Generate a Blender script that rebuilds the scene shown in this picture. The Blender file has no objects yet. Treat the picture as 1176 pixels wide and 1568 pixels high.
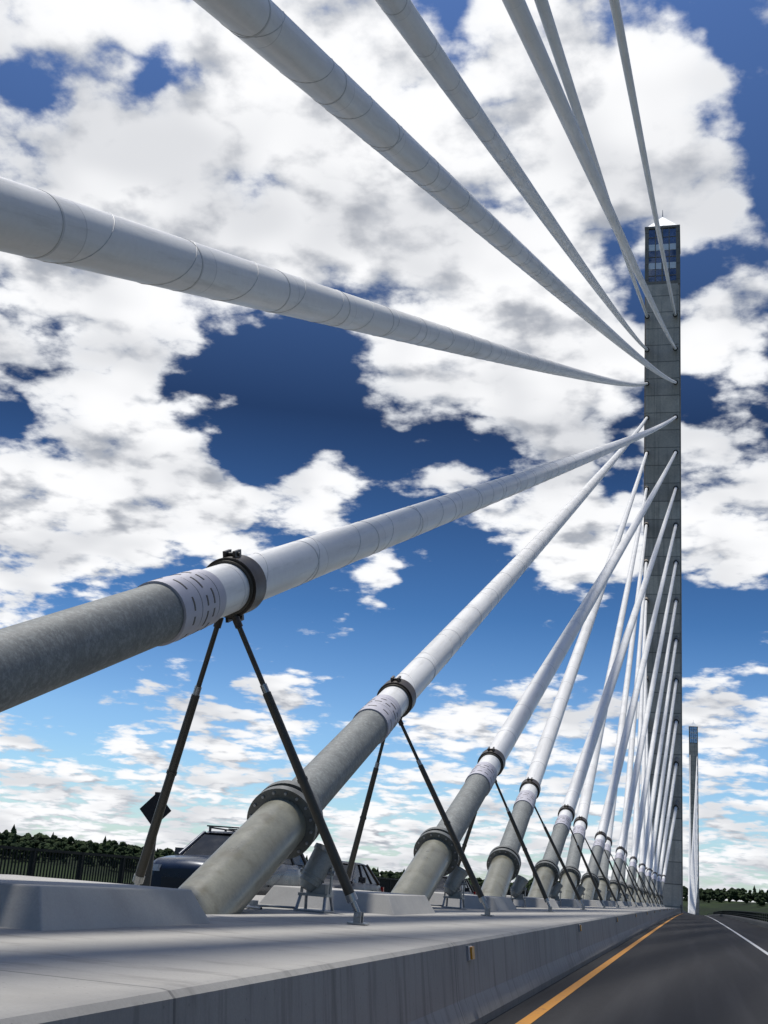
import bpy, math, random
import numpy as np
from mathutils import Vector, Matrix
random.seed(7); rng=np.random.default_rng(7)
scene=bpy.context.scene
CAMZ=1.25
# ------------------------------------------------------------------ helpers
class MB:
    def __init__(s): s.v=[];s.f=[];s.m=[];s.sm=[];s.uv=[];s.mats=[]
    def mi(s,mat):
        if mat not in s.mats: s.mats.append(mat)
        return s.mats.index(mat)
    def face(s,idx,mat,smooth=False,uv=None):
        s.f.append(tuple(idx)); s.m.append(s.mi(mat)); s.sm.append(smooth)
        s.uv.extend(uv if uv else [(0,0)]*len(idx))
    def add(s,p): s.v.append(tuple(p)); return len(s.v)-1
    def box(s,c,size,mat,R=None,taper=(1,1)):
        hx,hy,hz=[q/2 for q in size]; ids=[]
        for sx,sy,sz in [(-1,-1,-1),(1,-1,-1),(1,1,-1),(-1,1,-1),(-1,-1,1),(1,-1,1),(1,1,1),(-1,1,1)]:
            k=taper if sz>0 else (1,1)
            p=Vector((sx*hx*k[0],sy*hy*k[1],sz*hz))
            if R is not None: p=R@p
            ids.append(s.add(Vector(c)+p))
        for q in [(0,3,2,1),(4,5,6,7),(0,1,5,4),(1,2,6,5),(2,3,7,6),(3,0,4,7)]:
            s.face([ids[i] for i in q],mat)
    def ring(s,c,t,r,n):
        t=Vector(t).normalized()
        a=t.cross(Vector((0,0,1)))
        if a.length<1e-3: a=Vector((1,0,0))
        a.normalize(); b=a.cross(t)
        return [s.add(Vector(c)+a*math.cos(2*math.pi*i/n)*r+b*math.sin(2*math.pi*i/n)*r) for i in range(n)]
    def cyl(s,p0,p1,r0,r1,n,mat,caps=True,smooth=True,u0=0.0):
        p0=Vector(p0);p1=Vector(p1);t=p1-p0;L=t.length
        A=s.ring(p0,t,r0,n);B=s.ring(p1,t,r1,n)
        for i in range(n):
            j=(i+1)%n
            s.face([A[i],A[j],B[j],B[i]],mat,smooth,[(u0,i/n),(u0,(i+1)/n),(u0+L,(i+1)/n),(u0+L,i/n)])
        if caps:
            A=s.ring(p0,t,r0,n);B=s.ring(p1,t,r1,n)
            s.face(A[::-1],mat); s.face(B,mat)
    def arc(s,c,t,w,r,a0,a1,mat,n=5):
        t=Vector(t).normalized(); u=t.cross(Vector((0,0,1))).normalized(); b=u.cross(t); prev=None
        for k in range(n+1):
            a=a0+(a1-a0)*k/n; d=u*math.cos(a)+b*math.sin(a)
            ids=[s.add(Vector(c)+d*(r-.01)-t*w/2),s.add(Vector(c)+d*r-t*w/2),s.add(Vector(c)+d*r+t*w/2),s.add(Vector(c)+d*(r-.01)+t*w/2)]
            if prev:
                for i in range(3): s.face([prev[i],prev[i+1],ids[i+1],ids[i]],mat)
            prev=ids
    def tube(s,pts,r,n,mat,us=None):
        prev=None
        for k,p in enumerate(pts):
            t=Vector(pts[min(k+1,len(pts)-1)])-Vector(pts[max(k-1,0)])
            R=s.ring(p,t,r,n)
            if prev:
                for i in range(n):
                    j=(i+1)%n; a=us[k-1] if us else 0; b=us[k] if us else 0
                    s.face([prev[i],prev[j],R[j],R[i]],mat,True,[(a,i/n),(a,(i+1)/n),(b,(i+1)/n),(b,i/n)])
            prev=R
    def sweep(s,prof,ys,mat,fx,fz,close=False):
        prev=None
        for y in ys:
            ids=[s.add((x+fx(y),y,z+fz(y))) for x,z in prof]
            if prev:
                n=len(prof)
                for i in range(n if close else n-1):
                    j=(i+1)%n; s.face([prev[i],prev[j],ids[j],ids[i]],mat)
            prev=ids
    def obj(s,name,parent=None,recalc=False):
        me=bpy.data.meshes.new(name); me.from_pydata(s.v,[],s.f)
        for m in s.mats: me.materials.append(m)
        me.polygons.foreach_set('material_index',s.m)
        me.polygons.foreach_set('use_smooth',s.sm)
        uvl=me.uv_layers.new(name='UVMap')
        uvl.data.foreach_set('uv',np.array(s.uv,dtype=np.float32).ravel())
        me.update()
        if recalc:
            import bmesh
            bm=bmesh.new();bm.from_mesh(me);bmesh.ops.recalc_face_normals(bm,faces=bm.faces);bm.to_mesh(me);bm.free()
        ob=bpy.data.objects.new(name,me); scene.collection.objects.link(ob)
        if parent: ob.parent=parent
        return ob
def empty(name,loc=(0,0,0),rz=0):
    e=bpy.data.objects.new(name,None); scene.collection.objects.link(e); e.location=loc; e.rotation_euler=(0,0,rz); return e

class NT:
    def __init__(s,nt): s.nt=nt
    def n(s,t,**kw):
        nd=s.nt.nodes.new(t)
        for k,v in kw.items(): setattr(nd,k,v)
        return nd
    def l(s,a,b): s.nt.links.new(a,b)
    def math(s,op,a,b=None,c=None,clamp=False):
        nd=s.n('ShaderNodeMath',operation=op); nd.use_clamp=clamp
        for i,x in enumerate([a,b,c]):
            if x is None: continue
            if isinstance(x,(int,float)): nd.inputs[i].default_value=x
            else: s.l(x,nd.inputs[i])
        return nd.outputs[0]
    def vm(s,op,a,b=None):
        nd=s.n('ShaderNodeVectorMath',operation=op)
        for i,x in enumerate([a,b]):
            if x is None: continue
            if isinstance(x,(tuple,list,Vector)): nd.inputs[i].default_value=tuple(x)
            elif isinstance(x,(int,float)): nd.inputs[3].default_value=x
            else: s.l(x,nd.inputs[i])
        return nd
    def mapr(s,v,a,b,c,d,smooth=False):
        nd=s.n('ShaderNodeMapRange'); nd.interpolation_type='SMOOTHSTEP' if smooth else 'LINEAR'
        nd.inputs[1].default_value=a;nd.inputs[2].default_value=b;nd.inputs[3].default_value=c;nd.inputs[4].default_value=d
        s.l(v,nd.inputs[0]); return nd.outputs[0]
    def mix(s,f,a,b,mode='MIX'):
        nd=s.n('ShaderNodeMix',data_type='RGBA',blend_type=mode)
        for sock,x in ((nd.inputs[0],f),(nd.inputs[6],a),(nd.inputs[7],b)):
            if isinstance(x,(int,float)): sock.default_value=x
            elif isinstance(x,(tuple,list)): sock.default_value=tuple(x)+((1,) if len(x)==3 else ())
            else: s.l(x,sock)
        return nd.outputs[2]
    def noise(s,vec,scale,detail=4,rough=.5,dist=0):
        nd=s.n('ShaderNodeTexNoise'); nd.inputs['Scale'].default_value=scale
        nd.inputs['Detail'].default_value=detail; nd.inputs['Roughness'].default_value=rough
        nd.inputs['Distortion'].default_value=dist
        if vec is not None: s.l(vec,nd.inputs['Vector'])
        return nd.outputs['Fac']

def mat(name,col,rough=.7,metal=0,var=.15,nscale=3,fine=60,bump=.15,bdist=.01,dark=None,darkscale=.6,darkamt=.5,extra=None,spec=.5,stretch=None,coat=0):
    m=bpy.data.materials.new(name); m.use_nodes=True; t=NT(m.node_tree)
    b=m.node_tree.nodes['Principled BSDF']
    b.inputs['Roughness'].default_value=rough; b.inputs['Metallic'].default_value=metal
    b.inputs['Specular IOR Level'].default_value=spec; b.inputs['Coat Weight'].default_value=coat
    tc=t.n('ShaderNodeTexCoord'); vec=tc.outputs['Object']
    if stretch: vec=t.vm('MULTIPLY',vec,stretch).outputs[0]
    n1=t.noise(vec,nscale,4,.6); n2=t.noise(vec,fine,2,.6)
    f=t.math('ADD',t.math('MULTIPLY',n1,.6),t.math('MULTIPLY',n2,.4))
    lo=[c*(1-var) for c in col]; hi=[min(1,c*(1+var)) for c in col]
    c=t.mix(t.mapr(f,.32,.68,0,1),lo,hi)
    if dark:
        d=t.noise(vec,darkscale,5,.65)
        c=t.mix(t.math('MULTIPLY',t.mapr(d,.48,.68,0,1,True),darkamt),c,dark)
    if extra: c=extra(t,c,tc)
    t.l(c,b.inputs['Base Color'])
    t.l(t.mapr(n1,.3,.7,max(0,rough-.08),min(1,rough+.08)),b.inputs['Roughness'])
    if bump>0:
        bp=t.n('ShaderNodeBump'); bp.inputs['Strength'].default_value=bump; bp.inputs['Distance'].default_value=bdist
        t.l(f,bp.inputs['Height']); t.l(bp.outputs[0],b.inputs['Normal'])
    return m

def line_every(t,sock,period,width,off=0.0):
    fr=t.math('FRACT',t.math('DIVIDE',t.math('ADD',sock,off),period))
    return t.math('LESS_THAN',fr,width/period)
def towerx(t,c,tc):
    sp=t.n('ShaderNodeSeparateXYZ'); t.l(tc.outputs['Object'],sp.inputs[0])
    l=line_every(t,sp.outputs[2],3.9,.20)
    c=t.mix(t.math('MULTIPLY',l,.6),c,(.08,.07,.06))
    lift=t.math('FLOOR',t.math('DIVIDE',sp.outputs[2],3.9))
    w=t.n('ShaderNodeTexWhiteNoise',noise_dimensions='1D'); t.l(lift,w.inputs['W'])
    c=t.mix(1.0,c,t.mix(w.outputs[0],(.84,.84,.84),(1.14,1.13,1.1)),'MULTIPLY')
    v=t.vm('MULTIPLY',tc.outputs['Object'],(2.2,2.2,.06)).outputs[0]
    n=t.noise(v,1,5,.6)
    return t.mix(t.math('MULTIPLY',t.mapr(n,.5,.7,0,1,True),.45),c,(.20,.175,.14))
def barx(t,c,tc):
    sp=t.n('ShaderNodeSeparateXYZ'); t.l(tc.outputs['Object'],sp.inputs[0])
    l=line_every(t,sp.outputs[1],6.0,.025,1.3)
    c=t.mix(t.math('MULTIPLY',l,.6),c,(.04,.04,.04))
    v=t.vm('MULTIPLY',tc.outputs['Object'],(1,2.5,.4)).outputs[0]
    n=t.noise(v,1.6,6,.65)
    p=t.n('ShaderNodeTexVoronoi'); p.inputs['Scale'].default_value=14; t.l(tc.outputs['Object'],p.inputs['Vector'])
    pores=t.math('LESS_THAN',p.outputs['Distance'],.09)
    c=t.mix(t.math('MULTIPLY',pores,.35),c,(.06,.06,.06))
    c=t.mix(t.math('MULTIPLY',t.mapr(n,.50,.68,0,1,True),.5),c,(.15,.143,.13))
    v=t.vm('MULTIPLY',tc.outputs['Object'],(1,7,.5)).outputs[0]
    face=t.mapr(sp.outputs[2],.70,.74,1,0,True)
    c=t.mix(t.math('MULTIPLY',t.math('MULTIPLY',t.mapr(t.noise(v,1.0,4,.6),.52,.66,0,1,True),.4),face),c,(.12,.11,.10))
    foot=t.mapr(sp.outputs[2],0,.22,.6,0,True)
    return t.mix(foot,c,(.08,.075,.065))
def pipex(t,c,tc):
    sp=t.n('ShaderNodeSeparateXYZ'); t.l(tc.outputs['UV'],sp.inputs[0])
    l=line_every(t,sp.outputs[0],2.95,.02)
    c=t.mix(t.math('MULTIPLY',l,.35),c,(.15,.15,.15))
    seg=t.math('FLOOR',t.math('DIVIDE',sp.outputs[0],2.95))
    w=t.n('ShaderNodeTexWhiteNoise',noise_dimensions='1D'); t.l(seg,w.inputs['W'])
    c=t.mix(1.0,c,t.mix(w.outputs[0],(.94,.94,.94),(1.04,1.04,1.04)),'MULTIPLY')
    v=t.vm('MULTIPLY',tc.outputs['UV'],(.5,9,1)).outputs[0]
    n=t.noise(v,1.3,5,.7)
    return t.mix(t.math('MULTIPLY',t.mapr(n,.5,.72,0,1,True),.35),c,(.34,.34,.32))
def sleevex(t,c,tc):
    c=t.mix(t.mapr(t.noise(tc.outputs['Object'],18,6,.8),.47,.60,0,.6,True),c,(.26,.28,.265))
    return t.mix(t.mapr(t.noise(tc.outputs['Object'],3,4,.6),.5,.65,0,.35,True),c,(.10,.105,.10))
def roadx(t,c,tc):
    v=t.vm('MULTIPLY',tc.outputs['Object'],(1.2,.03,1)).outputs[0]
    n=t.noise(v,1.5,4,.6)
    return t.mix(t.math('MULTIPLY',t.mapr(n,.45,.65,0,1,True),.4),c,(.05,.05,.052))
def wornx(t,c,tc):
    n=t.noise(tc.outputs['Object'],9,6,.75)
    return t.mix(t.mapr(n,.56,.66,0,.7,True),c,(.05,.05,.05))

M=dict(
 median=mat('median_concrete',(.30,.29,.265),.85,var=.12,nscale=1.2,fine=70,bump=.25,dark=(.20,.193,.178),darkamt=.5,extra=barx),
 block=mat('plinth_concrete',(.35,.34,.315),.85,var=.14,nscale=2,fine=60,bump=.3,dark=(.22,.213,.197),darkamt=.5),
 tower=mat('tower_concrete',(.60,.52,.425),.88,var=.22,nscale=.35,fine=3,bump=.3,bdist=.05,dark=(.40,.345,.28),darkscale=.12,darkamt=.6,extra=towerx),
 towerdk=mat('tower_concrete_dark_shade',(.28,.24,.195),.88,var=.2,nscale=.4,fine=3,bump=.2,bdist=.05,extra=towerx),  # darker copy of tower concrete: painted shade on right side, also dark frame parts
 asphalt=mat('asphalt',(.030,.030,.031),.95,var=.35,nscale=8,fine=160,bump=.5,bdist=.006,extra=roadx,spec=.12),
 yellow=mat('yellow_line_paint',(.45,.19,.01),.7,var=.15,nscale=6,fine=90,bump=.1,extra=wornx),
 white=mat('white_line_paint',(.5,.5,.48),.7,var=.12,nscale=6,fine=90,bump=.1,extra=wornx),
 pipe=mat('stay_pipe_white',(.68,.675,.65),.38,var=.06,nscale=.8,fine=12,bump=.03,extra=pipex,spec=.45),
 bead=mat('stay_pipe_bead',(.48,.48,.47),.5,var=.05,bump=0),
 sleeve=mat('sleeve_granular',(.15,.158,.15),.65,var=.25,nscale=5,fine=45,bump=.6,bdist=.012,extra=sleevex,spec=.45),
 guide=mat('guide_pipe_steel',(.17,.168,.13),.34,var=.25,nscale=2.5,fine=30,bump=.1,dark=(.10,.09,.055),darkscale=2.2,darkamt=.75),
 flange=mat('flange_steel',(.115,.12,.11),.40,var=.2,nscale=5,fine=40,bump=.2,dark=(.06,.05,.04),darkscale=3,darkamt=.6),
 band=mat('band_light',(.42,.41,.45),.55,var=.08,nscale=5,bump=.05),
 black=mat('collar_black',(.035,.026,.02),.42,var=.3,nscale=6,bump=.15),
 strutd=mat('strut_painted',(.045,.039,.028),.45,var=.3,nscale=6,bump=.1),
 strutm=mat('strut_steel',(.35,.36,.36),.3,metal=.8,var=.15,nscale=9,bump=.05),
 galv=mat('galvanised',(.30,.31,.32),.45,metal=.5,var=.2,nscale=12,bump=.1),
 cast=mat('cast_aluminium',(.26,.27,.26),.5,metal=.3,var=.2,nscale=15,fine=90,bump=.2),
 fence=mat('fence_dark',(.014,.018,.015),.6,var=.2,bump=0,spec=.2),
 barr=mat('parapet_concrete',(.10,.10,.095),.88,var=.15,nscale=1.5,bump=.2,dark=(.05,.05,.045),darkamt=.6),
 amber=mat('reflector_amber',(.60,.26,.015),.35,var=.1,nscale=90,bump=.2),
 refw=mat('reflector_white',(.6,.6,.6),.35,var=.05,bump=0),
 signback=mat('sign_back',(.02,.02,.022),.55,var=.2,bump=0,spec=.2),
 tire=mat('rubber',(.02,.02,.02),.85,bump=.1),
 glass=mat('car_glass',(.012,.014,.017),.12,var=.1,bump=0,spec=.22),
 paint=mat('car_paint_blue',(.006,.014,.032),.3,metal=.2,var=.1,bump=0,coat=.25),
 paint2=mat('car_paint_dark',(.010,.012,.018),.35,metal=.1,var=.1,bump=0,coat=.1,spec=.3),
 trim=mat('car_trim',(.015,.015,.016),.5,bump=0),
 lamp=mat('car_headlamp',(.55,.58,.6),.1,var=.3,nscale=20,bump=0,spec=1),
 tail=mat('car_taillamp',(.35,.01,.01),.2,bump=0),
 wglass=mat('window_glass',(.30,.34,.40),.06,metal=.85,var=.5,nscale=.5,bump=.02),
 spandrel=mat('spandrel_painted_bright',(.88,.88,.87),.5,var=.05,bump=0),  # white paints in the bright reflected light of the window rows
 roof=mat('roof_metal',(.5,.52,.52),.4,metal=.2,var=.1,nscale=1,bump=0),
 under=mat('deck_underside',(.2,.2,.19),.9,var=.15,nscale=.5,bump=.1),
)
def groundx(t,c,tc):
    n=t.noise(tc.outputs['Object'],.01,5,.6)
    return t.mix(t.mapr(n,.45,.6,0,1,True),c,(.025,.038,.015))
M['ground']=mat('forest_floor',(.014,.022,.010),.95,var=.4,nscale=.02,fine=.3,bump=.5,bdist=.6,extra=groundx,spec=.1)
M['water']=mat('river_water',(.01,.025,.035),.12,var=.2,nscale=.02,fine=.5,bump=.3,bdist=.3)
def treex(t,c,tc):
    g=t.n('ShaderNodeNewGeometry')
    return t.mix(t.mapr(g.outputs['Random Per Island'],0,1,0,1),t.mix(1.0,c,(.55,.6,.6),'MULTIPLY'),t.mix(1.0,c,(1.5,1.35,1.1),'MULTIPLY'))
M['tree']=mat('foliage',(.026,.042,.020),.9,var=.4,nscale=.15,fine=1.5,bump=.6,bdist=.4,extra=treex,spec=.1)

# ------------------------------------------------------------------ alignment of the bridge
C2=1.9e-5
def dz(y):
    return -C2*y*y if abs(y)<300 else -C2*90000-2*C2*300*(abs(y)-300)
def cx(y): return 0 if y<235 else 7.0*((y-235)/760)**2
YS=[-160,-120,-90,-60,-40,-25,-12,-6,0,4,8,12,16,20,25,30,36,42,50,58,66,76,88,100,112,126,140,155,170,185,200,215,230,245,260,280,300,340,380,430,500,580,660,760,860,960,1060,1160,1290]
XM=-5.15
TOPZ=.747
b=MB()
b.sweep([(7.2,-.004),(7.2,-.5),(3,-1.0),(-1,-3.6),(-9.3,-3.6),(-13,-1.0),(-17.6,-.5),(-17.6,-.004)],YS,M['under'],cx,dz)
b.obj('bridge_deck')
b=MB(); b.sweep([(-1.93,0),(5.0,0)],YS,M['asphalt'],cx,dz); b.sweep([(-15.4,0),(-8.38,0)],YS,M['asphalt'],cx,dz); b.obj('road')
FY=[]
y=-60
while y<300: FY.append(y); y+=2.0
b=MB(); b.sweep([(-1.66,.004),(-1.53,.004)],FY+YS[36:],M['yellow'],cx,dz); b.sweep([(-8.85,.004),(-8.72,.004)],FY+YS[36:],M['yellow'],cx,dz)
b.obj('yellow_edge_line')
b=MB(); b.sweep([(2.02,.004),(2.15,.004)],FY+YS[36:],M['white'],cx,dz); b.sweep([(-12.6,.004),(-12.47,.004)],FY+YS[36:],M['white'],cx,dz)
b.obj('white_edge_line')
b=MB()
prof=[(-1.917,-.02),(-1.917,.075),(-2.0,.26),(-2.055,.715),(-2.085,.742),(-2.12,TOPZ),(-3.4,TOPZ+.004),(-5,TOPZ+.006),(-7,TOPZ+.004),(-8.18,TOPZ),(-8.24,.71),(-8.3,.26),(-8.38,.075),(-8.38,-.02)]
b.sweep(prof,YS,M['median'],cx,dz)
b.obj('median_barrier')
b=MB()
b.sweep([(5.0,-.02),(5.0,.3),(5.05,.42),(5.35,.42),(5.35,-.02)],YS,M['barr'],cx,dz)
rb=MB()
for zz,hh in ((.95,.07),(.72,.05),(.55,.05)):
    rb.sweep([(5.1,zz),(5.1,zz+hh),(5.22,zz+hh),(5.22,zz)],YS,M['fence'],cx,dz,True)
y=-10
while y<330:
    rb.box((5.17+cx(y),y,.7+dz(y)),(.1,.12,.6),M['fence']); y+=2.4
e=empty('steel_railing'); b.obj('parapet_curb',e); rb.obj('rails_and_posts',e)
b=MB()
b.sweep([(-15.4,-.02),(-15.45,.42),(-15.75,.42),(-15.75,-.02)],YS,M['barr'],cx,dz)
b.sweep([(-15.75,.1),(-17.5,.1)],YS,M['barr'],cx,dz)
rb=MB()
for zz,hh in ((1.24,.07),(.52,.05)):
    rb.sweep([(-15.55,zz),(-15.55,zz+hh),(-15.63,zz+hh),(-15.63,zz)],YS,M['fence'],cx,dz,True)
y=-5
while y<150:
    rb.box((-15.59,y,.88+dz(y)),(.03,.03,.74),M['fence']); y+=.15
y=-5
while y<320:
    rb.box((-15.59+cx(y),y,.86+dz(y)),(.09,.09,.9),M['fence']); y+=2.4
e=empty('picket_railing'); b.obj('parapet_curb',e); rb.obj('pickets_and_rails',e)

# ------------------------------------------------------------------ towers
def tower(name,xc,yf,zd,w=7.6,dep=11.5):
    root=empty(name)
    b=MB(); zt=127.75; ch=.42
    def ringz(z,wl,wr,yy0,yy1):
        P=[(xc-wl+ch,yy0),(xc+wr-ch,yy0),(xc+wr,yy0+ch),(xc+wr,yy1-ch),(xc+wr-ch,yy1),(xc-wl+ch,yy1),(xc-wl,yy1-ch),(xc-wl,yy0+ch)]
        return [b.add((x,y,z)) for x,y in P]
    zs=[-46+zd,zd-3.7,zd,30,60,90,110,zt]
    prev=None
    for z in zs:
        k=(z-zd)/zt; k=max(0,k)
        wl=3.75+.05*k; wr=3.5+.12*k
        ids=ringz(z,wl,wr,yf,yf+dep+1.5*(1-k))
        if prev:
            for i in range(8):
                j=(i+1)%8; b.face([prev[i],prev[j],ids[j],ids[i]],M['towerdk'] if i in(1,2,7) else M['tower'])  # right side gets the darker copy, its shade painted into the colour
        prev=ids
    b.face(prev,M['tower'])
    b.box((xc+3.12,yf-.06,(zt+zd)/2),(.5,.10,zt-zd-1),M['tower']); b.box((xc-3.2,yf-.06,(zt+zd)/2),(.5,.10,zt-zd-1),M['tower'])
    b.obj('shaft',root)
    wl,wr=3.8,3.62; x0,x1=xc-wl,xc+wr; y0,y1=yf,yf+dep
    o=MB(); H=141.85
    for (cxp,cyp) in ((x0+.4,y0+.4),(x1-.4,y0+.4),(x0+.4,y1-.4),(x1-.4,y1-.4)):
        o.box((cxp,cyp,(zt+H)/2+.01),(.8,.8,H-zt),M['towerdk'])
    o.box(((x0+x1)/2,(y0+y1)/2,H+.06),(x1-x0+.15,dep+.15,.5),M['towerdk'])
    o.obj('observatory_frame',root)
    g=MB()
    g.box(((x0+x1)/2,(y0+y1)/2,(zt+H)/2),(x1-x0-.55,dep-.55,H-zt-.3),M['wglass'])
    g.obj('observatory_glazing',root)
    t=MB()
    for za,zb in ((136.2,137.7),(131.6,133.1)):
        t.box(((x0+x1)/2,(y0+y1)/2,(za+zb)/2),(x1-x0-.3,dep-.3,zb-za),M['spandrel'])
    for za,zb in ((127.76,128.6),(134.5,134.66),(139.4,139.55),(129.9,130.05)):
        t.box(((x0+x1)/2,(y0+y1)/2,(za+zb)/2),(x1-x0-.36,dep-.36,zb-za),M['towerdk'])
    for k in (1,2,3):
        xx=x0+.8+(x1-x0-1.6)*k/4
        t.box((xx,y0+.2,(zt+H)/2),(.2 if k!=2 else .34,.16,H-zt-.4),M['towerdk'])
    for k in range(1,7):
        yy=y0+.7+(dep-1.4)*k/7
        t.box((x1-.2,yy,(zt+H)/2),(.16,.16,H-zt-.4),M['towerdk']); t.box((x0+.2,yy,(zt+H)/2),(.16,.16,H-zt-.4),M['towerdk'])
    t.obj('spandrels_and_mullions',root)
    r=MB(); cxm,cym=(x0+x1)/2,(y0+y1)/2
    q=[r.add(p) for p in ((x0+.3,y0+.3,H+.32),(x1-.3,y0+.3,H+.32),(x1-.3,y1-.3,H+.32),(x0+.3,y1-.3,H+.32),(cxm,y0+3.2,H+4.6),(cxm,y1-3.2,H+4.6))]
    for f in ((0,1,4),(1,2,5,4),(2,3,5),(3,0,4,5)): r.face([q[i] for i in f],M['roof'])
    r.cyl((cxm,y0+3.3,H+4.4),(cxm,y0+3.3,H+6.4),.12,.05,8,M['galv'])
    r.obj('pyramid_roof',root)
    return root
LEV=[120.2-7.78*k for k in range(14)]
TY=226.6
XL,XR=-8.45,-2.6
tower('bridge_tower',-5.25,TY,0)
T2Y=1010; T2X=1.9
tower('bridge_tower',T2X,T2Y,-9)
# ------------------------------------------------------------------ stays
def stay(A,B,detail,flange=True,sl_end=7.3,collar=9.2,rad=.285,start=-.6,helix=0,stub=True,sag0=.55):
    A=Vector(A);B=Vector(B);V=B-A;L=V.length;T=V.normalized()
    sag=sag0*(L/240)**2
    def P(s):
        t=s/L; return A+V*t-Vector((0,0,4*sag*t*(1-t)))
    def Tn(s): return (P(s+.1)-P(s-.1)).normalized()
    b=MB(); n=48 if detail==2 else (24 if detail==1 else 10)
    def seg(s0,s1,r,mt,r1=None):
        b.cyl(P(s0),P(s1),r,r if r1 is None else r1,n,mt,True,True,s0)
    w0=0
    if flange:
        b.tube([P(start),P(2.75)],.345,n,M['guide'],[start,2.75])
        seg(2.68,2.80,.475,M['flange']); seg(2.80,2.90,.43,M['black']); seg(2.90,3.02,.475,M['flange'])
        seg(3.02,3.30,.40,M['flange'],.36)
        if detail:
            t=Tn(2.8); u=t.cross(Vector((0,0,1))).normalized(); w=u.cross(t)
            for k in range(16):
                a=2*math.pi*(k+.5)/16
                c=P(2.655)+(u*math.cos(a)+w*math.sin(a))*.42
                b.cyl(c,c+t*.03,.02,.02,6,M['galv'])
        b.tube([P(3.0),P(sl_end)],.30,n,M['sleeve'],[3,sl_end])
        seg(sl_end-.04,sl_end+.34,.325,M['band']); seg(sl_end+.34,sl_end+.37,.306,M['strutd'])
        seg(sl_end+.37,sl_end+.78,.318,M['band']); seg(sl_end+.78,sl_end+.81,.302,M['strutd']); seg(sl_end+.81,sl_end+.98,.311,M['band'])
        if detail:
            t=Tn(sl_end); rg=random.Random(int(A.y*10))
            for s_,rr in ((sl_end+.17,.328),(sl_end+.50,.321),(sl_end+.66,.321)):
                a=0
                while a<6.2:
                    a2=a+rg.uniform(.25,.6)
                    b.arc(P(s_),t,.028,rr,a,a2,M['strutd']); a=a2+rg.uniform(.12,.4)
        seg(collar-.16,collar+.16,.345,M['black']); seg(collar-.21,collar-.16,.315,M['strutd']); seg(collar+.16,collar+.2,.31,M['strutd'])
        if detail:
            t=Tn(collar); u=t.cross(Vector((0,0,1))).normalized(); w=u.cross(t)
            for sg in (1,-1):
                c=P(collar)+w*sg*.365
                for off in (-.06,.06):
                    b.box(c+u*off,(.035,.18,.09),M['black'],Matrix.Rotation(.42,3,'X'))
                b.cyl(c-u*.10,c+u*.10,.024,.024,8,M['strutd'])
        w0=sl_end+.9
    ss=list(np.arange(w0,min(L,60),2.95)) + list(np.linspace(min(60,L-1),L,14))
    ss=sorted(set([round(float(x),3) for x in ss]))
    b.tube([P(s) for s in ss],rad,n,M['pipe'],ss)
    if detail:
        s=max(w0+2.4,collar+2.2)
        while s<min(L,60):
            seg(s,s+.035,rad+.0035,M['bead']); s+=2.95
    if helix:
        pitch=1.9; r=rad+.001
        t=Tn(20); u=t.cross(Vector((0,0,1))).normalized(); w=u.cross(t)
        pts=[];s=collar+.3 if flange else w0
        while s<helix:
            a=2*math.pi*s/pitch
            pts.append(P(s)+(u*math.cos(a)+w*math.sin(a))*r); s+=pitch/24
        b.tube(pts,.006,4,M['bead'],[0]*len(pts))
    if stub:
        seg(L-3.0,L-.05,.42,M['towerdk']); seg(L-3.1,L-2.7,.52,M['strutd'])
    b.obj('stay_cable')
    return P,Tn,collar
def strut(P,Tn,collar,by,det=1):
    root=empty('stay_damper_struts')
    c=P(collar)
    for side,fxp in ((1,-3.45),(-1,-6.1)):
        top=c+Vector((.10*side,-.05,-.40)); foot=Vector((fxp,by,TOPZ+.10+dz(by)))
        d=(foot-top); L=d.length; d.normalize()
        b=MB(); n=14 if det else 8
        b.cyl(top-d*.05,top+d*.9,.030,.030,n,M['strutd'])
        b.cyl(top-d*.02,top+d*.1,.045,.045,n,M['black'])
        b.cyl(top+d*.80,top+d*.96,.040,.040,n,M['strutm'])
        b.cyl(top+d*.9,top+d*(L-.2),.048,.056,n,M['strutd'])
        b.cyl(top+d*(L*.55),top+d*(L*.55+.04),.060,.060,n,M['strutd'])
        b.cyl(top+d*(L-.24),top+d*(L-.16),.062,.062,n,M['strutm'])
        b.cyl(top+d*(L-.15),top+d*L,.032,.032,n,M['strutm'])
        b.box((fxp,by,TOPZ+.018+dz(by)),(.2,.2,.018),M['strutm'])
        for o in (-.05,.05): b.box((fxp,by+o,TOPZ+.08+dz(by)),(.08,.018,.11),M['strutm'])
        b.cyl((fxp,by-.08,TOPZ+.10+dz(by)),(fxp,by+.08,TOPZ+.10+dz(by)),.02,.02,8,M['galv'])
        b.obj('strut',root)
def base_y(n): return 2.4+9.65*n
NST=21
for n in range(NST):
    by=base_y(n) if n else 3.4
    if n==1: by=12.2
    lev=3+n//2
    right=(n%2==0)
    A=(XM,by,TOPZ+dz(by)); B=(XR if right else XL,TY+.6,LEV[lev])
    det=2 if n<4 else (1 if n<10 else 0)
    P,Tn,c=stay(A,B,det,helix=(45 if n==0 else 35 if n==1 else 0))
    if n<16: strut(P,Tn,c,P(c).y+(.65 if n==0 else .3),det)
behind=[(-5.75,XL,2),(-14.1,XR,2),(-22.1,XL,1),(-31.6,XR,1),(-50,XL,0),(-76,XR,0)]
for by,xx,lv in behind:
    stay((XM,by,TOPZ+dz(by)-.15),(xx,TY+.6,LEV[lv]),2 if lv==2 else 1,helix=(60 if lv==2 else 0),sag0=.75)
for k in range(0,14):
    d=12+10*(13-k)+6
    for xx,o in ((XR,0),(XL,9.0)):
        y=TY+11.5+d*1.75+o
        stay((XM+cx(y),y,TOPZ+dz(y)),(xx,TY+11.2,LEV[k]),0,flange=False,stub=False,start=0,sl_end=0,collar=0)
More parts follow.
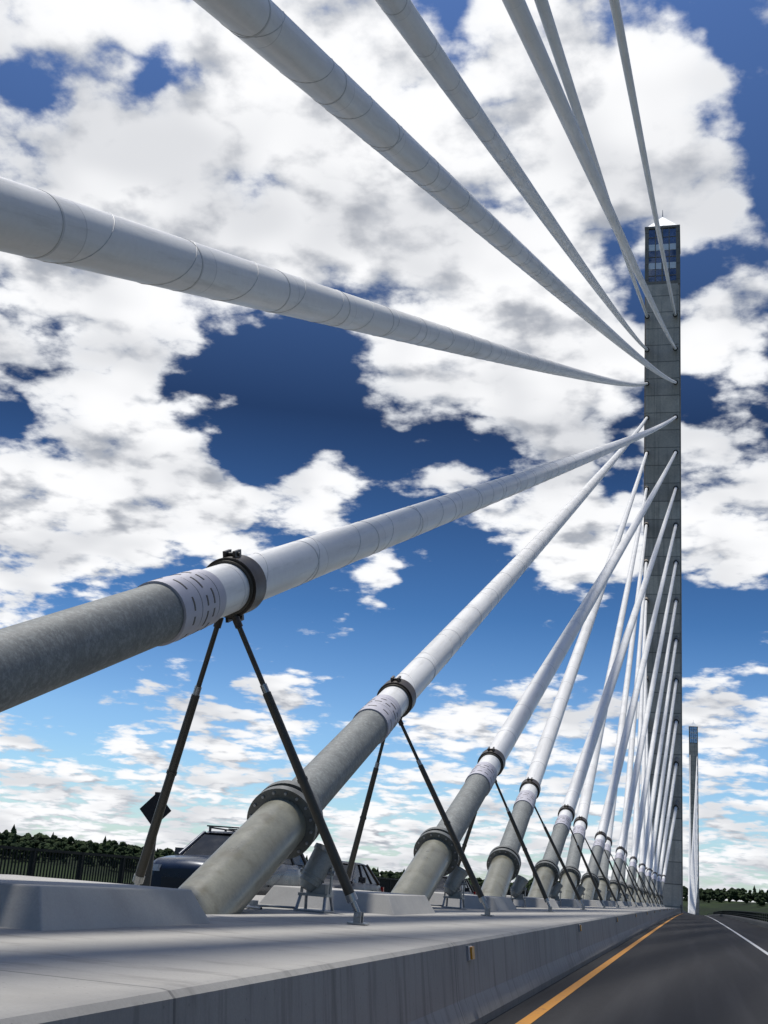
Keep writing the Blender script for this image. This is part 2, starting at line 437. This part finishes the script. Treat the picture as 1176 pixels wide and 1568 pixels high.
for k in range(0,14):
    d=14+20*(13-k)
    for xx,o in ((2.9,0),(-2.9,10)):
        y=T2Y-d-o
        stay((XM+cx(y),y,TOPZ+dz(y)),(T2X+xx,T2Y+.4,LEV[k]-2),0,flange=False,stub=False,start=0,sl_end=0,collar=0,rad=.30)

for n in range(0,20):
    y0=base_y(n)+4.75; L=2.9; z=dz(y0+1.5)
    b=MB()
    b.box((XM,y0+L/2,TOPZ+.13+z),(2.1,L,.29),M['block'],taper=(.84,.88))
    ob=b.obj('concrete_plinth')
    bv=ob.modifiers.new('bev','BEVEL'); bv.width=.015; bv.segments=2
def floodlight(x,y):
    z=TOPZ+.008+dz(y); root=empty('floodlight',(x,y,z))
    b=MB(); 
    b.box((0,0,.012),(.42,.5,.02),M['galv'])
    for sx in (-.19,.19):
        for sy in (-.2,.2): b.cyl((sx,sy,.02),(sx*.9,sy*.6,.20),.022,.022,8,M['galv'])
    b.box((0,0,.21),(.40,.30,.035),M['cast'])
    b.obj('stand',root)
    y_=MB()
    for sx in (-.2,.2): y_.box((sx,0,.40),(.02,.07,.34),M['cast'])
    y_.cyl((-.24,0,.5),(.24,0,.5),.03,.03,10,M['galv'])
    y_.box((.02,.02,.29),(.26,.20,.12),M['cast'])
    y_.obj('yoke_and_ballast',root)
    h=MB(); d=Vector((0.38,.25,.89)).normalized(); c=Vector((0,0,.56))
    h.cyl(c-d*.24,c+d*.2,.15,.175,28,M['cast']); h.cyl(c+d*.2,c+d*.26,.19,.19,28,M['cast']); h.cyl(c+d*.261,c+d*.27,.16,.16,24,M['glass'])
    for k in range(2): h.cyl(c-d*(.18-.05*k),c-d*(.170-.05*k),.17,.17,28,M['cast'])
    h.cyl(c-d*.32,c-d*.24,.09,.13,16,M['cast'])
    h.obj('lamp_head',root)
    w=MB(); pts=[Vector((-.2,-.1,.03)),Vector((-.5,-.3,.03)),Vector((-.62,-.7,.03)),Vector((-.5,-1.2,.03)),Vector((-.2,-1.5,.03))]
    w.tube(pts,.016,8,M['galv']); w.box((-.56,-.9,.05),(.12,.18,.1),M['galv'])
    w.obj('conduit_and_box',root)
for n in range(1,10): floodlight(XM+.3,base_y(n)+3.3)
for k in range(12):
    y=11.4+11.45*k
    b=MB(); z=.635+dz(y)
    R=Matrix.Rotation(math.radians(-7),3,'Y')
    b.box((-2.03,y,z),(.012,.17,.12),M['refw'],R); b.box((-2.012,y+.025,z),(.02,.13,.11),M['amber'],R)
    b.box((-2.04,y-.095,z),(.03,.02,.13),M['galv'],R)
    b.obj('barrier_reflector')
sg=empty('diamond_traffic_sign',(-8.02,16.8,0))
b=MB(); R=Matrix.Rotation(math.radians(45),3,'Y'); b.box((0,0,1.98),(.38,.008,.38),M['signback'],R); 
for zz in (1.86,2.1): b.box((0,.012,zz),(.22,.016,.03),M['galv'])
b.obj('plate',sg)
b=MB(); b.box((0,.04,1.5),(.11,.035,1.5),M['strutd']); b.box((0,.04,.76),(.2,.2,.02),M['galv']); b.obj('post',sg)

# ------------------------------------------------------------------ vehicles
def vehicle(name,x,y,paint,L=4.85,W=1.93,H=1.74,belt=1.08,suv=True,z0=0,hood=1.28):
    root=empty(name,(x,y,z0))
    hw=W/2
    hz=belt-1.08
    st=[(0,.74,.48,.74+hz),(.06,.84,.38,.86+hz),(.25,.92,.3,.95+hz),(.8,.96,.27,1.01+hz),(hood,.99,.26,belt-.02),(hood+.32,1,.25,belt),(L-.9,1,.25,belt+.02),(L-.25,.97,.3,belt+.02 if suv else belt-.04),(L-.04,.9,.36,.98),(L,.8,.5,.9)]
    b=MB(); prev=None
    for yy,w,zb,zt in st:
        w*=hw; h=zt-zb
        pr=[(0,zb),(w*.82,zb),(w*.95,zb+h*.12),(w,zb+h*.4),(w*.985,zb+h*.72),(w*.93,zb+h*.93),(w*.82,zt),(0,zt+.035)]
        pr=pr+[(-a,c) for a,c in pr[-2:0:-1]]
        ids=[b.add((a,yy,c)) for a,c in pr]
        if prev:
            for i in range(len(ids)):
                j=(i+1)%len(ids); b.face([prev[i],prev[j],ids[j],ids[i]],paint,True)
        else: b.face(ids,paint)
        prev=ids
    b.face(prev[::-1],paint)
    b.obj('body',root,recalc=True)
    ry0,ry1=(hood+.78,L-.55) if suv else (hood+.87,L-1.35); rb=L-.12 if suv else L-.55
    g=MB()
    lo=[(-hw*.90,hood-.02,belt-.04),(hw*.90,hood-.02,belt-.04),(hw*.92,rb,belt-.04),(-hw*.92,rb,belt-.04)]
    up=[(-hw*.70,ry0,H-.05),(hw*.70,ry0,H-.05),(hw*.72,ry1,H-.05),(-hw*.72,ry1,H-.05)]
    q=[g.add(p) for p in lo+up]
    for f in ((0,1,5,4),(1,2,6,5),(2,3,7,6),(3,0,4,7),(4,5,6,7)): g.face([q[i] for i in f],M['glass'])
    g.obj('glasshouse',root,recalc=True)
    p=MB()
    for i in range(4): p.cyl(Vector(lo[i]),Vector(up[i]),.05,.04,8,paint)
    for sx in (-1,1):
        for fr in (.40,.72):
            a=Vector((sx*hw*.915,hood+(rb-hood)*fr,belt-.04)); c=Vector((sx*hw*.715,ry0+(ry1-ry0)*(fr-.08),H-.05)); p.cyl(a,c,.038,.032,8,paint)
    prev=None
    for yy,zz,ww in ((ry0-.06,H-.06,.70),(ry0+.1,H-.015,.72),((ry0+ry1)/2,H,.735),(ry1-.1,H-.02,.73),(ry1+.08,H-.06,.72)):
        pr=[(-hw*ww-.02,zz-.04),(-hw*ww*.9,zz),(0,zz+.025),(hw*ww*.9,zz),(hw*ww+.02,zz-.04)]
        ids=[p.add((a,yy,c)) for a,c in pr]
        if prev:
            for i in range(4): p.face([prev[i],prev[i+1],ids[i+1],ids[i]],paint,True)
        prev=ids
    p.obj('pillars_and_roof',root)
    t=MB()
    t.box((0,.0,.62+hz*.6),(W*.5,.06,.2),M['trim']); t.box((0,.02,.4),(W*.82,.1,.12),M['trim'])
    for sx in (-1,1):
        t.box((sx*hw*.74,.06,.76+hz),(.34,.12,.13),M['lamp'],Matrix.Rotation(sx*.35,3,'Z'))
        t.box((sx*hw*.86,L-.05,.86),(.2,.1,.24),M['tail'])
        t.box((sx*(hw+.10),hood+.44,belt+.05),(.2,.1,.15),paint)
        t.box((sx*hw*1.005,L/2,.42),(.03,2.2,.08),M['trim'])
        for fy in (2.35,3.35): t.box((sx*hw*1.0,fy,.86),(.03,.16,.03),M['trim'])
        for wy in (.92,L-.95):
            t.cyl((sx*(hw-.24),wy,.36),(sx*(hw-.0),wy,.36),.36,.36,28,M['tire']); t.cyl((sx*(hw),wy,.36),(sx*(hw+.012),wy,.36),.23,.21,20,M['galv'])
            t.cyl((sx*(hw-.3),wy,.38),(sx*(hw-.012),wy,.38),.43,.43,28,M['trim'])
    if suv:
        for sx in (-1,1):
            t.cyl((sx*hw*.66,ry0+.15,H+.07),(sx*hw*.66,ry1-.1,H+.07),.018,.018,8,M['trim'])
            for yy in (ry0+.2,(ry0+ry1)/2,ry1-.15): t.box((sx*hw*.66,yy,H+.03),(.03,.08,.1),M['trim'])
        for yy in (ry0+.35,ry1-.6): t.box((0,yy,H+.105),(W*.80,.07,.03),M['trim'])
    t.obj('trim_lamps_wheels',root)
    return root
vehicle('suv',-9.95,22.6,M['paint'],L=5.2,W=1.98,H=1.95,belt=1.40,z0=dz(24)+.03,hood=1.6)
vehicle('sedan',-10.1,31.2,M['paint2'],L=4.8,W=1.88,H=1.62,belt=1.1,suv=False,z0=dz(32))
vehicle('sedan',-10.5,50,M['paint2'],L=4.7,W=1.85,H=1.55,belt=1.0,suv=False,z0=dz(50))

# ------------------------------------------------------------------ terrain, river, trees
EAZ=np.radians([-180,-60,-32,-26,-14,-6,0,3.5,20,180]); EE=[.013,.016,.0160,.0140,.0088,.0078,.0115,.0130,.016,.013]
def ev(a): return np.interp(a,EAZ,EE)
def Rr(a): return 760+720*math.exp(-(math.degrees(a)/6)**2)
def gz(a,q):
    R=Rr(a); top=CAMZ+ev(a)*R-12
    if q<.35: return -48
    if q<1: 
        k=(q-.35)/.65; k=k*k*(3-2*k); return -48+(top+48)*k
    return top-6*min(1,(q-1)*2)
qs=[.02,.15,.3,.36,.42,.5,.58,.66,.74,.82,.9,1.0,1.15,1.4,2,4,8]
b=MB(); NA=180; rows=[]
for q in qs:
    row=[]
    for i in range(NA):
        a=-math.pi+2*math.pi*i/NA; R=Rr(a)*q
        row.append(b.add((R*math.sin(a),R*math.cos(a),gz(a,q)+ (rng.normal()*1.0 if q>.4 else 0))))
    rows.append(row)
for k in range(len(rows)-1):
    for i in range(NA):
        j=(i+1)%NA; b.face([rows[k][i],rows[k+1][i],rows[k+1][j],rows[k][j]],M['ground'],True)
b.obj('ground')
b=MB(); q=[b.add(p) for p in ((-1500,-1500,-44),(1500,-1500,-44),(1500,1500,-44),(-1500,1500,-44))]; b.face(q,M['water']); b.obj('river')
def clump(c,r,n1,n2):
    V=[];F=[]
    for i in range(n1+1):
        th=math.pi*i/n1
        for j in range(n2):
            ph=2*math.pi*(j+.5*(i%2))/n2; rr=r*rng.uniform(.72,1.25)
            V.append((c[0]+rr*math.sin(th)*math.cos(ph),c[1]+rr*math.sin(th)*math.sin(ph),c[2]+rr*.85*math.cos(th)))
    for i in range(n1):
        for j in range(n2):
            k=(j+1)%n2; F.append((i*n2+j,i*n2+k,(i+1)*n2+k,(i+1)*n2+j))
    return V,F
def decid():
    V=[];F=[]
    for _ in range(9):
        a=rng.uniform(0,6.28); rd=rng.uniform(0,.33); z=rng.uniform(.35,.9)
        v,f=clump((rd*math.cos(a)*(1.2-z*.6),rd*math.sin(a)*(1.2-z*.6),z),rng.uniform(.1,.2),4,6)
        o=len(V); V+=v; F+=[tuple(x+o for x in q) for q in f]
    v,f=clump((0,0,.3),.16,3,5); o=len(V); V+=v; F+=[tuple(x+o for x in q) for q in f]
    return np.array(V),F
def conif():
    V=[];F=[]
    L=8
    for k in range(L):
        z0=.12+.82*k/L; z1=z0+.22; r=.24*(1-k/L)**.9+.03; n=9; o=len(V)
        for j in range(n):
            a=2*math.pi*j/n+k; rr=r*rng.uniform(.55,1.3); V.append((rr*math.cos(a),rr*math.sin(a),z0+rng.uniform(-.03,.03)))
        V.append((0,0,z1))
        for j in range(n): F.append((o+j,o+(j+1)%n,o+n))
    return np.array(V),F
TP=[decid() for _ in range(5)]+[conif() for _ in range(3)]
AV=[];AF=[];off=0
def addtree(a,R,h,kind,zz):
    global off
    V,F=TP[kind]; r=rng.uniform(0,6.28); c,s=math.cos(r),math.sin(r); w=h*rng.uniform(.85,1.25)
    X=(V[:,0]*c-V[:,1]*s)*w; Y=(V[:,0]*s+V[:,1]*c)*w; Z=V[:,2]*h
    AV.append(np.stack([X+R*math.sin(a),Y+R*math.cos(a),Z+zz],1)); AF.extend([tuple(i+off for i in f) for f in F]); off+=len(V)
for i in range(2600):
    a=math.radians(rng.uniform(-58,18)); q=rng.uniform(.86,1.1)
    kind=rng.integers(0,5) if rng.random()<.93 else rng.integers(5,8)
    h=rng.uniform(7.0,11.5) if kind<5 else rng.uniform(9,15)
    addtree(a,Rr(a)*q,h*(1.2 if abs(math.degrees(a))<8 else 1),int(kind),gz(a,q)-1)
me=bpy.data.meshes.new('distant_trees'); me.from_pydata(np.concatenate(AV).tolist(),[],AF); me.materials.append(M['tree']); me.update()
ob=bpy.data.objects.new('distant_trees',me); scene.collection.objects.link(ob)

# ------------------------------------------------------------------ world : sky + clouds
SUN=Vector((-.20,.13,.96)).normalized()
w=bpy.data.worlds.new('World'); scene.world=w; w.use_nodes=True; w.name='sky'
w.cycles.sampling_method='MANUAL'; w.cycles.sample_map_resolution=512
nt=w.node_tree; nt.nodes.clear(); t=NT(nt)
out=t.n('ShaderNodeOutputWorld'); bg=t.n('ShaderNodeBackground'); t.l(bg.outputs[0],out.inputs[0])
sky=t.n('ShaderNodeTexSky',sky_type='NISHITA'); sky.sun_disc=False
sky.sun_elevation=math.asin(SUN.z); sky.sun_rotation=math.atan2(SUN.x,SUN.y)%(2*math.pi)
sky.air_density=1.0; sky.dust_density=.35; sky.ozone_density=3.0
tc=t.n('ShaderNodeTexCoord'); n=t.vm('NORMALIZE',tc.outputs['Generated']).outputs[0]
sp=t.n('ShaderNodeSeparateXYZ'); t.l(n,sp.inputs[0]); nz=t.math('MAXIMUM',sp.outputs[2],0.0)
den=t.math('ADD',nz,.20)
cb=t.n('ShaderNodeCombineXYZ'); t.l(t.math('DIVIDE',sp.outputs[0],den),cb.inputs[0]); t.l(t.math('DIVIDE',sp.outputs[1],den),cb.inputs[1])
p=cb.outputs[0]
def chart(u,v):
    a=u-588; c=v-784
    return Vector((.9661*a-.0071*c-451.7,.2474*a+.3124*c+1605.1,.0741*a-.95*c+531.1)).normalized()
BL=[ # u,v,radius,amp   fixed directions on the sky
(430,90,250,.42),(540,300,240,.5),(300,350,170,.42),(120,290,180,.46),(720,360,180,.45),(850,450,170,.4),(900,90,190,.4),(1060,270,85,.5),(1040,120,100,.2),(90,40,130,.38),
(860,280,150,.3),(640,560,110,.42),(860,600,150,.42),(960,560,80,.25),(600,130,150,.3),(150,190,100,.25),
(405,285,48,-.80),(345,235,45,-.3),(245,75,50,-.45),(40,150,55,-.45),(700,50,55,-.6),(1160,180,110,-.5),(1160,330,80,-.35),(1100,410,60,-.2),(1165,20,80,-.3),(1090,60,50,-.2),
(60,470,140,.42),(190,540,120,.42),(90,620,50,-.5),(310,500,85,-.45),(430,600,150,-.55),(330,615,50,.6),(10,600,60,-.5),(600,680,110,-.45),(500,530,70,-.35),
(90,760,180,.5),(260,750,140,.45),(370,790,90,.3),(30,850,130,.4),(410,680,70,-.3),
(500,750,75,.55),(600,800,80,-.2),
(670,735,60,.36),(745,820,75,.38),(860,780,90,.4),(900,840,100,.4),(850,685,50,.4),(700,670,70,-.35),(770,690,60,-.25),
(1110,500,90,.42),(1150,620,60,.15),(1110,790,125,.55),(1080,640,60,-.4),(1090,980,110,-.5),(1150,930,70,-.35),
(570,905,45,.45),(505,928,45,.34),(680,930,140,-.45),(350,950,160,-.45),(120,970,150,-.45),(550,1010,130,-.45),(800,980,140,-.45),(950,1000,120,-.45),
(300,1078,60,.34),(430,1072,75,.46),(200,1075,50,.14),(700,1105,70,.4),(830,1098,80,.42),(1000,1100,110,.3),(1120,1100,80,.3),(345,1150,45,.32),(90,1040,90,-.35),(560,1150,70,-.15)]
acc=None
wn=t.n('ShaderNodeTexNoise'); wn.inputs['Scale'].default_value=7; wn.inputs['Detail'].default_value=3; t.l(n,wn.inputs['Vector'])
wv=t.vm('SCALE',t.vm('SUBTRACT',wn.outputs['Color'],(.5,.5,.5)).outputs[0],.09).outputs[0]
nw=t.vm('ADD',n,wv).outputs[0]
for u,v,r,a in BL:
    d=t.vm('DISTANCE',nw,chart(u,v)).outputs['Value']
    m=t.mapr(d,0,r*1.35/1750,a,0,True)
    acc=m if acc is None else t.math('ADD',acc,m)
acc=t.math('MAXIMUM',t.math('MINIMUM',acc,.50),-.55)
lowb=t.mapr(nz,.03,.115,.24,.0,True)
back=t.mapr(sp.outputs[1],-.15,.30,-.30,0,True)      # fewer clouds behind the viewpoint, put in to darken the cable undersides
def fbm(v,det,bd):
    a=t.noise(v,6.6,det,.56,0)
    bl=t.math('ABSOLUTE',t.math('SUBTRACT',t.noise(v,12,bd,.45),.5))     # billows: rounded lumps with creases
    return t.math('ADD',t.math('MULTIPLY',t.math('SUBTRACT',a,.5),2.5),t.math('MULTIPLY',t.math('SUBTRACT',bl,.07),1.4))
f0=fbm(p,9,5); f1=fbm(t.vm('ADD',p,(-.010,-.040,0)).outputs[0],4,2); f2=fbm(t.vm('ADD',p,(-.025,-.12,0)).outputs[0],2,1)
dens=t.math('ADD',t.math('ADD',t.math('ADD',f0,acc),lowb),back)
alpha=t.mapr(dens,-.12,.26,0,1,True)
lit=t.math('ADD',t.math('MULTIPLY',t.math('SUBTRACT',f0,f1),.45),t.math('MULTIPLY',t.math('SUBTRACT',f0,f2),.50))
sh=t.mapr(lit,-.54,.10,0.0,1,True)
big=t.noise(t.vm('ADD',p,(3.1,1.7,0)).outputs[0],2.6,3,.5)
sh=t.math('MULTIPLY',sh,t.mapr(big,.38,.56,.60,1.0,True))
cloud=t.mix(sh,(3.5,3.75,4.3),(10.0,10.05,10.2))
thin=t.mapr(dens,.0,.45,1,0,True)
cloud=t.mix(t.math('MULTIPLY',thin,.3),cloud,(7.2,7.8,8.7))
gm=t.n('ShaderNodeGamma'); gm.inputs[1].default_value=1.45; t.l(sky.outputs[0],gm.inputs[0])
rp=t.n('ShaderNodeValToRGB'); t.l(nz,rp.inputs[0]); els=rp.color_ramp.elements
for e_,(pos,col) in zip([els[0],els[1],els.new(.12),els.new(.22),els.new(.38)],[(0,(.42,.52,.68,1)),(.62,(.045,.045,.048,1)),(.12,(.40,.46,.53,1)),(.22,(.19,.28,.35,1)),(.38,(.085,.105,.13,1))]):
    e_.position=pos; e_.color=col
skyc=t.mix(1.0,gm.outputs[0],rp.outputs[0],'MULTIPLY')
final=t.mix(alpha,skyc,cloud)
t.l(final,bg.inputs[0]); bg.inputs[1].default_value=.10

sd=bpy.data.lights.new('sun','SUN'); sd.energy=4.4; sd.angle=math.radians(4.0); sd.color=(1,.96,.90)
so=bpy.data.objects.new('sun',sd); scene.collection.objects.link(so)
so.rotation_euler=SUN.to_track_quat('Z','Y').to_euler(); so.location=(0,0,60)

# ------------------------------------------------------------------ camera
cam=bpy.data.cameras.new('camera'); co=bpy.data.objects.new('camera',cam); scene.collection.objects.link(co)
cam.sensor_fit='HORIZONTAL'; cam.sensor_width=36; cam.lens=53.6; cam.clip_start=.05; cam.clip_end=20000
ez=Vector((-.2581,.9172,.3035)).normalized(); ex=Vector((.9661,.2474,.0741)); ex=(ex-ez*ex.dot(ez)).normalized()
up=ex.cross(ez)
if up.z<0: up=-up
Mx=Matrix((ex,up,-ez)).transposed().to_4x4(); Mx.translation=Vector((0,0,CAMZ))
co.matrix_world=Mx
scene.camera=co
scene.view_settings.view_transform='Standard'; scene.view_settings.look='None'; scene.view_settings.exposure=0
